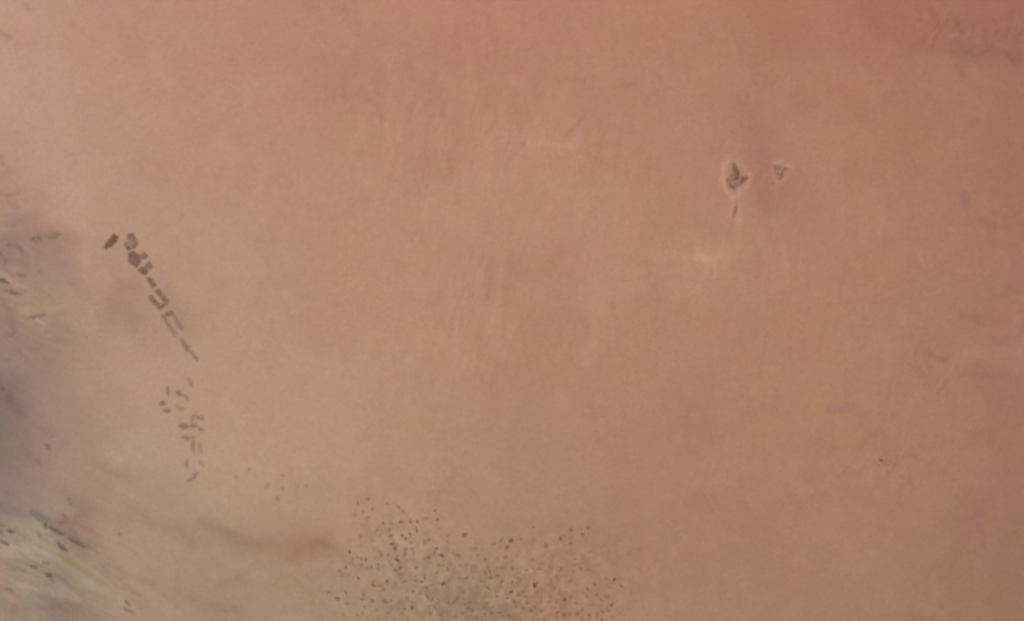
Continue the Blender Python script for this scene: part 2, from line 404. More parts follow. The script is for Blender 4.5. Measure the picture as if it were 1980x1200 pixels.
def soil(px, py):  # sand colour plus the painted vignette darkening toward the lower right
    c = base_colour(px, py)
    for pts, w, d in MARKS:
        xs = [p[0] for p in pts]; ys = [p[1] for p in pts]
        m = (px > min(xs) - 4 * w) & (px < max(xs) + 4 * w) & (py > min(ys) - 4 * w) & (py < max(ys) + 4 * w)
        if not m.any():
            continue
        qx, qy = px[m], py[m]
        wob = w * 0.7
        dd = seg_dist(qx + wob * fbm(qx, qy, 3.2 * w, 3, seed=2), qy + wob * fbm(qx, qy, 3.0 * w, 3, seed=5), pts) / w
        k = np.exp(-dd ** 2) * np.clip(0.75 + 0.6 * fbm(qx, qy, 3 * w + 4, 3, seed=9), 0, 1.3)
        c[m] += 1.3 * k[:, None] * np.array(d, float)
    # natural unevenness: brightness, and redder / more olive sand
    lum = 1.4 * fbm(px, py, 90, 4, 0.55, 1) + 1.0 * np.tanh(3.5 * fbm(px, py, 46, 3, 0.6, 21))
    lum = lum + 0.8 * np.tanh(4 * fbm(px, py, 22, 2, 0.7, 22))
    u, v = turned(px, py, 82, 60, 9)
    dunes = fbm(u, v, 1.0, 3, 0.55, 3) * smooth((px - 420) / 300) * smooth((1000 - py) / 200) * smooth((1750 - px) / 300)
    hue = 0.6 * fbm(px, py, 64, 3, 0.6, 4) + 0.45 * np.tanh(4 * fbm(px, py, 50, 3, 0.6, 23))
    hue2 = 0.6 * fbm(px, py, 110, 2, 0.6, 6) + 0.4 * np.tanh(4 * fbm(px, py, 44, 2, 0.6, 24))
    lum = lum + 1.2 * dunes
    # lower left highland: bands running down to the right
    hl = np.clip(gauss(px, py, 0, 1080, 280, 160) + gauss(px, py, 0, 600, 130, 190) + 0.3 * gauss(px, py, 350, 1150, 320, 110), 0, 1)
    u, v = turned(px + 14 * fbm(px, py, 120, 2, seed=8), py + 14 * fbm(px, py, 110, 2, seed=7), 31, 70, 8)
    lum = lum + hl * 7.5 * fbm(u, v, 1.0, 4, 0.65, 5)
    u, v = turned(px + 8 * fbm(px, py, 60, 2, seed=31), py + 8 * fbm(px, py, 60, 2, seed=32), 33, 60, 6)
    lum = lum + 5.0 * np.clip(gauss(px, py, 60, 1120, 230, 100), 0, 1) * np.tanh(2.2 * fbm(u, v, 1.0, 2, 0.7, 33))
    br = np.clip(gauss(px, py, 0, 620, 150, 260), 0, 1)
    c += br[..., None] * np.array([-1.5, -0.5, -3.0])
    c -= 5.0 * gauss(px, py, 0, 760, 105, 210)[..., None]
    c += gauss(px, py, 30, 470, 95, 65)[..., None] * np.array([-5.0, -5.5, -1.5])
    hr = np.clip(gauss(px, py, 0, 560, 130, 170) + gauss(px, py, 40, 1050, 150, 90), 0, 1)
    u, v = turned(px, py, 25, 22, 9)
    lum = lum - hr * 11 * np.clip(fbm(u, v, 1.0, 3, 0.6, 15) - 0.1, 0, 1) + hr * 9 * np.clip(fbm(u, v, 1.0, 3, 0.6, 16) - 0.25, 0, 1)
    # speckle of the dotted farmland
    dz = dotted_zone(px, py)
    sp = fbm(px, py, 13, 2, 1.1, 11)
    lum = lum + dz * (15.0 * sp - 1.5)
    # fine grain everywhere
    lum = lum + 1.5 * fbm(px, py, 10, 2, 0.9, 14)
    # small uncertain blots on the right
    rz = gauss(px, py, 1720, 900, 110, 90) + gauss(px, py, 1850, 60, 160, 60) + gauss(px, py, 1800, 720, 90, 60)
    u, v = turned(px, py, -62, 26, 9)
    lum = lum - 12 * np.clip(rz, 0, 1) * np.clip(fbm(u, v, 1.0, 3, 0.65, 12) - 0.05, 0, 1)
    lum = lum + 7 * np.clip(rz, 0, 1) * np.clip(fbm(u, v, 1.0, 3, 0.65, 18) - 0.1, 0, 1)
    # grazing streaks of the sand sheet, upper centre and centre
    sz = np.clip(gauss(px, py, 880, 240, 260, 120) + gauss(px, py, 920, 600, 170, 170) + 0.5 * gauss(px, py, 1400, 500, 260, 240), 0, 1)
    u, v = turned(px, py, 104, 55, 10)
    lum = lum + 4.0 * sz * np.tanh(1.6 * fbm(u, v, 1.0, 3, 0.6, 19))
    c += np.array([2.4, 1.4, 1.3])
    c[..., 0] += lum + 0.6 * hue
    c[..., 1] += lum - 1.2 * hue + 0.3 * hue2
    c[..., 2] += lum * 0.9 - 0.8 * hue - 1.2 * hue2
    return c


def relief(px, py):
    """terrain height in km above the mean surface"""
    h = 0.10 * fbm(px, py, 160, 4, 0.45, 1)
    u, v = turned(px, py, 82, 60, 11)
    h = h + 0.012 * fbm(u, v, 1.0, 2, 0.5, 3) * smooth((px - 420) / 300) * smooth((1000 - py) / 200)
    hl = np.clip(gauss(px, py, 0, 1080, 280, 160) + gauss(px, py, 0, 620, 130, 200), 0, 1)
    u, v = turned(px, py, 31, 60, 16)
    h = h + hl * (0.25 + 0.07 * fbm(u, v, 1.0, 3, 0.5, 5))
    h = h - 0.05 * np.exp(-(seg_dist(px, py, [(1428, 366), (1430, 420), (1422, 470), (1368, 500)]) / 9) ** 2)
    return h


def ground_z(x, y):
    px, py = to_map(x, y)
    far = smooth((np.hypot(x, y) - 300) / 400)
    return sphere_z(x, y) + relief(px, py) * (1 - far)


def mat_principled(name, rough=0.95):
    m = bpy.data.materials.new(name)
    m.use_nodes = True
    b = m.node_tree.nodes['Principled BSDF']
    b.inputs['Roughness'].default_value = rough
    b.inputs['Specular IOR Level'].default_value = 0.0
    return m, m.node_tree, b


# ------------------------------------------------------------------ the ground sheet
def axis(half, step):
    a = np.arange(0, half + step, step)
    far = [a[-1]]; s = step
    while far[-1] < 2700:
        s = min(s * 1.28, 160); far.append(far[-1] + s)
    pos = np.concatenate([a, far[1:]])
    return np.concatenate([-pos[:0:-1], pos])


AX, AY = axis(206, 0.3), axis(128, 0.3)
GX, GY = np.meshgrid(AX, AY)
GZ = ground_z(GX, GY)
PX, PY = to_map(GX, GY)
COL = albedo(np.clip(soil(PX.ravel(), PY.ravel()), 20, 235)).reshape(GX.shape + (3,))
ny, nx = GX.shape
me = bpy.data.meshes.new('ground')
co = np.stack([GX, GY, GZ], -1).reshape(-1, 3).astype(np.float32)
i = np.arange(nx * ny).reshape(ny, nx)
quads = np.stack([i[:-1, :-1], i[:-1, 1:], i[1:, 1:], i[1:, :-1]], -1).reshape(-1, 4).astype(np.int32)
me.vertices.add(len(co)); me.vertices.foreach_set('co', co.ravel())
me.loops.add(quads.size); me.loops.foreach_set('vertex_index', quads.ravel())
me.polygons.add(len(quads))
me.polygons.foreach_set('loop_start', np.arange(0, quads.size, 4, dtype=np.int32))
me.polygons.foreach_set('loop_total', np.full(len(quads), 4, dtype=np.int32))
me.polygons.foreach_set('use_smooth', np.ones(len(quads), dtype=bool))
me.update(calc_edges=True)
at = me.color_attributes.new('soil', 'FLOAT_COLOR', 'POINT')
rgba = np.ones((nx * ny, 4), np.float32); rgba[:, :3] = COL.reshape(-1, 3)
at.data.foreach_set('color', rgba.ravel())
gm, nt, bs = mat_principled('desert_sand')
vc = nt.nodes.new('ShaderNodeVertexColor'); vc.layer_name = 'soil'
tc = nt.nodes.new('ShaderNodeTexCoord')
n1 = nt.nodes.new('ShaderNodeTexNoise'); n1.inputs['Scale'].default_value = 0.55; n1.inputs['Detail'].default_value = 5.0
n1.inputs['Roughness'].default_value = 0.6
mr = nt.nodes.new('ShaderNodeMapRange')
mr.inputs['From Min'].default_value = 0.25; mr.inputs['From Max'].default_value = 0.75
mr.inputs['To Min'].default_value = 0.95; mr.inputs['To Max'].default_value = 1.05
mx = nt.nodes.new('ShaderNodeVectorMath'); mx.operation = 'SCALE'
n2 = nt.nodes.new('ShaderNodeTexNoise'); n2.inputs['Scale'].default_value = 1.7; n2.inputs['Detail'].default_value = 3.0
m2 = nt.nodes.new('ShaderNodeMapRange')
m2.inputs['From Min'].default_value = 0.25; m2.inputs['From Max'].default_value = 0.75
m2.inputs['To Min'].default_value = 0.93; m2.inputs['To Max'].default_value = 1.07
mm = nt.nodes.new('ShaderNodeMath'); mm.operation = 'MULTIPLY'
nt.links.new(tc.outputs['Object'], n2.inputs['Vector'])
nt.links.new(n2.outputs['Fac'], m2.inputs['Value'])
nt.links.new(mr.outputs['Result'], mm.inputs[0])
nt.links.new(m2.outputs['Result'], mm.inputs[1])
nt.links.new(tc.outputs['Object'], n1.inputs['Vector'])
nt.links.new(n1.outputs['Fac'], mr.inputs['Value'])
nt.links.new(vc.outputs['Color'], mx.inputs[0])
nt.links.new(mm.outputs[0], mx.inputs['Scale'])
nt.links.new(mx.outputs['Vector'], bs.inputs['Base Color'])
me.materials.append(gm)
ground = bpy.data.objects.new('ground', me)
C.objects.link(ground)
ground['kind'] = 'structure'

# ------------------------------------------------------------------ patch builder
MATS = {}
PAIR = {}


def patch_mat(name, dark, light, scale=1.3, lo=0.4, hi=0.66):
    """cover colours of a patch; the mesh carries how densely the cover grows over the soil"""
    m, t, b = mat_principled(name, 0.9)
    a = t.nodes.new('ShaderNodeVertexColor'); a.layer_name = 'cover'
    n = t.nodes.new('ShaderNodeTexNoise'); n.inputs['Scale'].default_value = 1.6; n.inputs['Detail'].default_value = 4.0
    r = t.nodes.new('ShaderNodeMapRange')
    r.inputs['From Min'].default_value = 0.3; r.inputs['From Max'].default_value = 0.7
    r.inputs['To Min'].default_value = 0.94; r.inputs['To Max'].default_value = 1.06
    v = t.nodes.new('ShaderNodeVectorMath'); v.operation = 'SCALE'
    g = t.nodes.new('ShaderNodeNewGeometry')
    t.links.new(g.outputs['Position'], n.inputs['Vector'])
    t.links.new(n.outputs['Fac'], r.inputs['Value'])
    t.links.new(a.outputs['Color'], v.inputs[0])
    t.links.new(r.outputs['Result'], v.inputs['Scale'])
    t.links.new(v.outputs['Vector'], b.inputs['Base Color'])
    PAIR[name] = (np.array(dark, float), np.array(light, float))
    return m


def cover_colour(px, py, mat, cover, seed=0):
    """sparse growth (or thin rock debris) lets the sand show between it"""
    px = np.asarray(px, float).ravel(); py = np.asarray(py, float).ravel()
    dark, light = PAIR[mat.name]
    t = smooth(0.5 + 0.9 * fbm(px, py, 6, 3, 0.6, 2 + seed))[:, None]
    c = dark * (1 - t) + light * t
    k = np.clip(np.asarray(cover, float).ravel(), 0, 1)[:, None]
    return albedo(np.clip(soil(px, py) * (1 - k) + c * k, 20, 235))


def inside(px, py, poly):
    r = np.zeros(px.shape, bool)
    n = len(poly); j = n - 1
    for i in range(n):
        xi, yi = poly[i]; xj, yj = poly[j]
        c = ((yi > py) != (yj > py)) & (px < (xj - xi) * (py - yi) / (yj - yi + 1e-12) + xi)
        r ^= c; j = i
    return r


def signed(px, py, poly):
    d = seg_dist(px, py, list(poly) + [poly[0]])
    return np.where(inside(px, py, poly), d, -d)


def capsule(p0, p1, w0, w1=None, n=7):
    """outline of a strip with rounded ends"""
    w1 = w0 if w1 is None else w1
    (x0, y0), (x1, y1) = p0, p1
    a = math.atan2(y1 - y0, x1 - x0)
    out = []
    for k in range(n):
        t = a + math.pi / 2 + math.pi * k / (n - 1)
        out.append((x0 + w0 * math.cos(t), y0 + w0 * math.sin(t)))
    for k in range(n):
        t = a - math.pi / 2 + math.pi * k / (n - 1)
        out.append((x1 + w1 * math.cos(t), y1 + w1 * math.sin(t)))
    return out


def spindle(p0, p1, w, n=9):
    """outline of a ridge: widest off-centre, tapering and slightly bent toward both ends"""
    (x0, y0), (x1, y1) = p0, p1
    L = math.hypot(x1 - x0, y1 - y0) + 1e-6
    ux, uy = (x1 - x0) / L, (y1 - y0) / L
    x0 -= ux * w * 1.1; y0 -= uy * w * 1.1; L += 2.2 * w
    pk = random.uniform(0.35, 0.7); bend = random.uniform(-0.35, 0.35) * w
    up, dn = [], []
    for k in range(n):
        t = k / (n - 1)
        q = t / pk if t < pk else (1 - t) / (1 - pk)
        h = w * (0.18 + 0.95 * q ** 0.6) * random.uniform(0.8, 1.15)
        o = bend * math.sin(math.pi * t)
        up.append((x0 + ux * L * t - uy * (h + o), y0 + uy * L * t + ux * (h + o)))
        dn.append((x0 + ux * L * t - uy * (o - h * random.uniform(.7, 1.1)), y0 + uy * L * t + ux * (o - h * random.uniform(.7, 1.1))))
    return up + dn[::-1]


def blob(cx, cy, rx, ry, deg=0.0, n=14, rough=0.22):
    a0 = math.radians(deg); pts = []
    ph = random.random() * 6.28
    for k in range(n):
        t = 2 * math.pi * k / n
        f = 1 + rough * (0.6 * math.sin(2 * t + ph) * random.random() + 0.6 * (random.random() - 0.5))
        x, y = rx * f * math.cos(t), ry * f * math.sin(t)
        pts.append((cx + x * math.cos(a0) - y * math.sin(a0), cy + x * math.sin(a0) + y * math.cos(a0)))
    return pts


def link_mesh(name, verts, faces, mat, origin, parent=None, cols=None, flat=()):
    m = bpy.data.meshes.new(name)
    v = [(a - origin[0], b - origin[1], c - origin[2]) for a, b, c in verts]
    m.from_pydata(v, [], faces)
    at = m.color_attributes.new('cover', 'FLOAT_COLOR', 'POINT')
    rgba = np.ones((len(v), 4), np.float32); rgba[:, :3] = cols
    at.data.foreach_set('color', rgba.ravel())
    m.materials.append(mat)
    for p in m.polygons:
        p.use_smooth = p.index not in flat
    o = bpy.data.objects.new(name, m)
    C.objects.link(o)
    if parent is None:
        o.location = origin
    else:
        o.parent = parent
        o.location = Vector(origin) - parent.location
    return o


def mound(name, poly, mat, height=0.008, ridge=0.0, step=1.1, parent=None, edge=2.0, wobble=1.2, seed=0, lift=0.008, fringe=3.0, grow=0.0):
    """a raised, uneven-edged body standing on the ground: crop stand (low) or rock (high)"""
    P = np.array(poly)
    x0, y0 = P.min(0) - fringe - 2 * step; x1, y1 = P.max(0) + fringe + 2 * step
    gx, gy = np.meshgrid(np.arange(x0, x1 + step, step), np.arange(y0, y1 + step, step))
    wx = gx + wobble * fbm(gx, gy, 7, 2, 0.6, 3 + seed); wy = gy + wobble * fbm(gx, gy, 7, 2, 0.6, 4 + seed)
    s = signed(wx, wy, poly) + grow
    keep = s > -fringe
    cov = smooth((s + fringe) / (2.0 * fringe)) * (1.08 + 0.35 * fbm(gx, gy, 5, 2, 0.6, seed + 7))
    cov = np.clip(cov, 0, 1)
    X, Y = to_world(gx, gy)
    g = ground_z(X, Y)
    prof = smooth((s + 0.6 * fringe) / (edge + 0.6 * fringe))
    rid = 1 - np.abs(fbm(gx, gy, 8, 3, 0.55, 6 + seed)) * 1.6
    z = g + lift + height * prof * (0.7 + 0.5 * fbm(gx, gy, 4, 2, 0.6, seed))
    if ridge:
        z = z + ridge * smooth(s / (edge * 3)) * np.clip(rid, 0, 1)
    idx = -np.ones(gx.shape, int); verts = []; faces = []; src = []
    cell = keep[:-1, :-1].astype(int) + keep[1:, :-1] + keep[:-1, 1:] + keep[1:, 1:]
    use = cell >= 3
    if not use.any():
        use = cell >= 1
    cnt = {}

    def vid(a, b):
        if idx[a, b] < 0:
            idx[a, b] = len(verts); verts.append((X[a, b], Y[a, b], z[a, b])); src.append((a, b))
        return idx[a, b]
    for a, b in zip(*np.nonzero(use)):
        f = [vid(a, b), vid(a + 1, b), vid(a + 1, b + 1), vid(a, b + 1)]
        faces.append(f)
        for e in range(4):
            k = (f[e], f[(e + 1) % 4]); cnt[(min(k), max(k))] = k if (min(k), max(k)) not in cnt else None
    # the outline runs out into the soil
    rim = set()
    for e in cnt.values():
        if e is not None:
            rim.update(e)
    for q in rim:
        vx, vy, vz = verts[q]
        verts[q] = (vx, vy, float(g[src[q]]) - 0.002)
    cx, cy = P.mean(0)
    ox, oy = to_world(cx, cy)
    origin = (float(ox), float(oy), float(ground_z(ox, oy)))
    sa = tuple(np.array(src).T)
    cols = cover_colour(gx[sa], gy[sa], mat, cov[sa], seed)
    return link_mesh(name, verts, faces, mat, origin, parent, cols)


def disc(name, cx, cy, rx, ry, deg, mat, height=0.008, n=12, rough=0.5):
    """small round stand of crops: dense middle, sparse ragged rim, slightly domed, skirted into the soil"""
    ring = np.array(blob(cx, cy, rx * 1.45, ry * 1.45, deg, n, rough))
    rings = [ring, (ring - (cx, cy)) * 0.66 + (cx, cy), (ring - (cx, cy)) * 0.36 + (cx, cy)]
    pts = np.vstack(rings + [[(cx, cy)]])
    cov = np.concatenate([np.zeros(n), 0.45 + 0.25 * np.random.RandomState(int(cx * 7)).rand(n), np.full(n, 0.95), [1.0]])
    X, Y = to_world(pts[:, 0], pts[:, 1])
    g = ground_z(X, Y)
    z = g - 0.002
    z[n:] = g[n:] + 0.008 + height * cov[n:]
    verts = [(float(a), float(b), float(c)) for a, b, c in zip(X, Y, z)]
    faces = []
    for k in range(n):
        j = (k + 1) % n
        for q in (0, n):
            faces.append([q + j, q + k, q + n + k, q + n + j][::-1])
        faces.append([2 * n + j, 2 * n + k, 3 * n][::-1])
    cols = cover_colour(pts[:, 0], pts[:, 1], mat, cov * random.uniform(0.6, 1.0), int(cx) % 13)
    ox, oy = to_world(cx, cy)
    return link_mesh(name, verts, faces, mat, (float(ox), float(oy), float(ground_z(ox, oy))), None, cols)


def tag(o, label, cat, group=None):
    o['label'] = label; o['category'] = cat
    if group:
        o['group'] = group
    return o


def empty(name, px, py):
    o = bpy.data.objects.new(name, None)
    x, y = to_world(px, py)
    o.location = (float(x), float(y), float(ground_z(x, y)))
    C.objects.link(o)
    return o


# ------------------------------------------------------------------ the chain of dark plots
crop_dark = patch_mat('irrigated_crop_dark', (108, 83, 71), (128, 101, 88))
crop_mixed = patch_mat('irrigated_crop_mixed', (118, 92, 80), (158, 128, 112), 1.0, 0.42, 0.6)
crop_mid = patch_mat('irrigated_crop_thin', (122, 94, 78), (142, 112, 96))
crop_pale = patch_mat('irrigated_crop_sparse', (140, 111, 96), (153, 123, 106))
crop_faint = patch_mat('irrigated_crop_dry', (150, 114, 96), (168, 134, 112))


def Z(sc, ox, oy, pts):
    return [(ox + x / sc, oy + y / sc) for x, y in pts]


def z1(pts):
    return Z(4.446, 180, 430, pts)


GP = 'dark plots in a slanting chain'
tag(mound('irrigated_plot', z1([(98, 212), (112, 172), (140, 150), (172, 105), (212, 122), (200, 162), (178, 190), (135, 215), (112, 232)]), crop_dark, seed=1, grow=1.0),
    'dark brown slanting plot standing alone left of the top of the slanting chain', 'farm plot', GP)
tag(mound('irrigated_plot', z1([(272, 190), (290, 140), (305, 100), (342, 98), (362, 140), (388, 180), (360, 215), (330, 225), (322, 240), (290, 232)]), crop_mixed, seed=2, grow=1.0),
    'topmost plot of the slanting chain, pointed, dark rim with a paler middle', 'farm plot', GP)
tag(mound('irrigated_plot', z1([(308, 270), (345, 250), (370, 270), (402, 282), (405, 335), (378, 378), (345, 365), (308, 335)]), crop_dark, seed=3, grow=1.0),
    'largest and darkest blocky plot of the slanting chain, below its pointed topmost plot', 'farm plot', GP)
tag(mound('irrigated_plot', z1([(398, 288), (412, 272), (435, 258), (466, 286), (452, 308), (405, 312)]), crop_mid, seed=4, grow=1.0),
    'small brown plot touching the right side of the darkest blocky plot', 'farm plot', GP)
tag(mound('irrigated_plot', z1([(388, 412), (415, 382), (450, 392), (466, 425), (450, 450), (420, 442)]), crop_dark, seed=5, grow=1.0),
    'dark wedge-shaped plot just below and right of the darkest blocky plot', 'farm plot', GP)
tag(mound('irrigated_plot', z1([(442, 385), (466, 352), (490, 342), (510, 380), (485, 400), (455, 410)]), crop_mid, seed=6, grow=1.0),
    'small brown plot at the upper right corner of the dark wedge-shaped plot', 'farm plot', GP)
tag(mound('irrigated_plot', z1([(462, 478), (495, 475), (520, 505), (542, 545), (512, 562), (480, 520)]), crop_mid, seed=7, grow=1.0),
    'short slanting brown plot in the chain directly above the U-shaped plot', 'farm plot', GP)

u = empty('irrigated_plot', *z1([(560, 660)])[0])
tag(u, 'brown U-shaped plot of three strips round pale sand, open at its upper left', 'farm plot', GP)
mound('crop_strip', z1([(530, 590), (565, 572), (600, 615), (645, 672), (618, 690), (588, 655), (560, 620)]), crop_mid, parent=u, seed=8, grow=1.0, wobble=.3)
mound('crop_strip', z1([(548, 722), (585, 712), (618, 692), (642, 678), (640, 705), (600, 728), (572, 748)]), crop_mid, parent=u, seed=9, grow=1.0, wobble=.3)
mound('crop_strip', z1([(480, 632), (505, 625), (540, 672), (575, 710), (556, 728), (520, 700), (490, 665)]), crop_mid, parent=u, seed=10, grow=1.0, wobble=.3)
v = empty('irrigated_plot', *z1([(670, 850)])[0])
tag(v, 'faded brown plot of two long parallel strips below the U-shaped plot', 'farm plot', GP)
mound('crop_strip', z1([(622, 785), (655, 765), (680, 765), (690, 790), (650, 800), (625, 805)]), crop_mid, parent=v, seed=11, grow=1.0, wobble=.3)
mound('crop_strip', z1([(685, 790), (700, 785), (735, 850), (775, 905), (758, 925), (715, 870)]), crop_pale, parent=v, seed=12, grow=1.0, wobble=.3)
mound('crop_strip', z1([(585, 800), (610, 792), (650, 860), (722, 955), (700, 972), (650, 900), (620, 845)]), crop_pale, parent=v, seed=13, grow=1.0, wobble=.3)
tag(mound('irrigated_plot', z1([(748, 1005), (775, 1000), (825, 1070), (832, 1105), (795, 1098), (770, 1050)]), crop_pale, seed=14, grow=1.2, wobble=.3),
    'faded brown strip plot near the lower end of the slanting chain', 'farm plot', GP)
tag(mound('irrigated_plot', z1([(830, 1112), (848, 1108), (900, 1165), (898, 1190), (868, 1165)]), crop_pale, seed=15, grow=.8, wobble=.3),
    'thin barely visible strip plot ending the slanting chain at its lower tip', 'farm plot', GP)

# ------------------------------------------------------------------ the loose group below the chain


def z2(x, y):
    return 280 + x / 5.0, 700 + y / 5.0


GL = 'small brown plots below the slanting chain'
LOOSE = [
    ('s', (428, 165), (450, 225), 15, 'p', 'short slanted faint plot, topmost of the loose group below the slanting chain'),
    ('s', (222, 245), (225, 305), 16, 'p', 'upright faint oval plot at the upper left of the loose group'),
    ('s', (322, 288), (352, 308), 20, 'm', 'darkest small round plot near the top middle of the loose group'),
    ('s', (385, 325), (408, 345), 18, 'p', 'faint round plot touching the lower right of the darkest round one'),
    ('s', (315, 425), (360, 445), 20, 'f', 'very faint blurred plot in the middle of the loose group'),
    ('s', (168, 400), (180, 402), 20, 'm', 'brown round plot, leftmost of the loose group'),
    ('s', (195, 465), (232, 462), 17, 'm', 'brown oval plot just below the leftmost round one'),
    ('s', (520, 530), (550, 535), 20, 'p', 'faint oval plot at the right edge of the loose group, above the long row'),
    ('s', (488, 500), (452, 575), 16, 'f', 'very faint slanting plot above the long row of the loose group'),
    ('s', (355, 612), (395, 620), 24, 'm', 'wide brown plot at the left end of the long row'),
    ('s', (425, 615), (500, 612), 16, 'p', 'narrow brown plot forming the right part of the long row'),
    ('s', (535, 645), (555, 650), 18, 'p', 'faint round plot at the right end just below the long row'),
    ('s', (365, 722), (475, 724), 15, 'p', 'level strip plot under the long row, crossing the top of the upright one'),
    ('s', (462, 755), (475, 870), 16, 'p', 'tall upright strip plot in the lower half of the loose group'),
    ('s', (535, 790), (545, 850), 22, 'f', 'barely visible plot right of the tall upright strip plot'),
    ('s', (405, 955), (405, 1005), 15, 'p', 'small upright plot below and left of the tall upright strip'),
    ('s', (535, 965), (555, 990), 17, 'f', 'barely visible round plot right of the small upright plot'),
    ('s', (500, 1080), (478, 1108), 20, 'p', 'faint plot second from the bottom of the loose group'),
    ('s', (440, 1128), (420, 1142), 17, 'p', 'faint plot at the very bottom of the loose group'),
]
TONE = {'m': patch_mat('small_crop', (132, 103, 86), (146, 116, 98)), 'p': patch_mat('small_crop_thin', (145, 116, 98), (157, 127, 108)),
        'f': patch_mat('small_crop_faint', (156, 126, 107), (164, 134, 114))}
for k, (_, a, b, w, t, lab) in enumerate(LOOSE):
    tag(mound('small_plot', spindle(z2(*a), z2(*b), w / 5.0 * 1.15), TONE[t], seed=20 + k, wobble=.9, edge=1.6, step=.9), lab, 'farm plot', GL)

# ------------------------------------------------------------------ scattered plots between the groups
GS = 'scattered small plots left of the dotted farmland'
for (x, y, r, t, lab) in [
    (456, 922, 4.6, 'p', 'faint round plot, leftmost of the scattered ones right of the loose group'),
    (481, 908, 4.2, 'p', 'small round plot, topmost of the scattered ones right of the loose group'),
    (548, 919, 3.8, 'p', 'small plot, right of the topmost scattered one and almost level with it'),
    (517, 938, 6.5, 'f', 'wide very faint plot in the middle of the scattered ones'),
    (546, 944, 4.5, 'f', 'tiny faint plot just below the right-hand scattered one'),
    (537, 963, 5.0, 'p', 'clearest scattered plot, lowest of those right of the loose group'),
    (576, 939, 4.0, 'f', 'very faint plot at the right of the scattered ones'),
    (592, 939, 3.4, 'f', 'tiniest faint plot, rightmost of the scattered ones'),
    (232, 1031, 4.6, 'p', 'lone small brown plot on bare sand right of the grey highland'),
]:
    tag(disc('small_plot', x, y, r, r * 0.85, random.uniform(0, 180), TONE[t], n=14), lab, 'farm plot', GS)

# ------------------------------------------------------------------ dotted farmland
D6 = """318,183,2 445,235,2 408,150,1 400,315,1 290,290,0 365,260,0 570,190,0 670,220,1 705,255,0 985,250,1 1005,325,2 1015,400,0 900,320,0
540,360,2 590,410,1 605,360,0 690,345,2 770,345,2 830,345,2 825,415,2 770,455,2 700,465,3 600,465,1 510,460,1 485,415,0 615,535,2 640,570,2
500,600,1 580,625,1 660,640,2 660,675,3 720,620,2 785,580,1 775,525,0 680,740,3 610,715,1 820,740,1 690,795,1 250,605,3 315,650,1 350,665,1
390,670,2 275,665,1 255,700,1 215,740,2 185,800,1 350,715,1 435,735,1 495,750,1 495,712,1 325,830,2 445,860,1 455,890,2 505,895,1 570,857,2
640,870,0 720,860,1 820,850,1 890,820,1 1000,780,1 1060,765,0 1050,720,0 1110,705,0 930,500,2 995,575,2 975,615,2 1040,635,3 930,655,2
895,660,1 1085,575,0 1140,615,1 1175,635,2 1090,470,0 1255,825,2 1190,830,1 1200,720,0 1250,715,0 1055,875,3 955,890,1 370,975,2 360,1010,1
215,950,1 145,1005,3 70,950,1 555,1030,2 605,1025,1 680,1030,1 855,960,2 915,985,2 955,1010,2 790,1040,1 785,1080,3 720,1095,2 495,1170,1
320,1145,2 375,1075,1 230,1050,1 580,1130,1 1100,1035,2 1030,1145,2 1160,1160,2 880,1165,1 1240,1050,1 1300,1110,2 590,690,0 740,680,0 1220,1130,2 1250,1165,2""".split()
D7 = """480,350,3 380,345,1 300,380,1 440,420,2 425,525,2 130,505,1 215,550,1 90,620,1 230,630,1 210,690,2 255,675,2 265,740,2 170,780,1
240,850,2 385,780,2 340,720,2 390,640,1 490,640,2 490,790,1 560,750,2 545,800,1 570,780,1 480,890,3 560,915,2 605,885,2 630,940,1 440,955,2
515,990,2 565,1000,1 650,1005,2 275,940,1 330,935,2 730,825,4 650,825,1 755,885,1 800,940,1 640,660,1 555,690,1 720,210,1 1110,235,2
1040,300,1 1003,325,2 1110,320,1 1110,380,1 1235,285,3 1290,210,2 850,405,2 580,340,0 720,345,0 540,510,0 1155,540,2 1225,500,0 1150,600,0
1010,650,1 1215,640,2 1295,655,1 1100,780,2 960,730,1 1290,860,3 1360,810,1 1280,940,1 1385,920,1 1425,970,2 1490,940,1 1570,760,3
1640,825,2 1520,845,1 1480,750,0 1545,1025,3 1490,1060,1 1510,1090,1 1445,1100,2 1390,1135,1 1310,1140,2 1240,1185,2 1435,1180,2 1550,1150,1
1045,970,3 960,1000,1 1005,1045,1 1110,945,1 900,940,1 880,1000,1 930,850,1 740,1050,1 800,1090,1 360,1110,2 70,1090,1 200,1130,2 120,1160,2
970,1110,2 1040,1135,2 1180,1120,2 960,1160,1 830,1185,1 280,1115,2 200,1060,1 30,1060,2 780,650,1""".split()
dots = []
for s in D6:
    a, b, k = s.split(','); dots.append((620 + int(a) / 4.443, 930 + int(b) / 4.443, int(k)))
for s in D7:
    a, b, k = s.split(','); dots.append((900 + int(a) / 5.456, 980 + int(b) / 5.456, int(k)))
# fill the crowded part with fainter, smaller stands
tries = 0
while len(dots) < 292 and tries < 20000:
    tries += 1
    x = random.uniform(640, 1200); y = random.uniform(1000, 1199)
    dens = float(gauss(np.array(x), np.array(y), 900, 1190, 230, 80) + 0.6 * gauss(np.array(x), np.array(y), 780, 1060, 60, 50))
    if random.random() > dens:
        continue
    if min((x - p[0]) ** 2 + (y - p[1]) ** 2 for p in dots) < 60:
        continue
    dots.append((x, y, random.choice([0, 0, 1, 1, 2])))

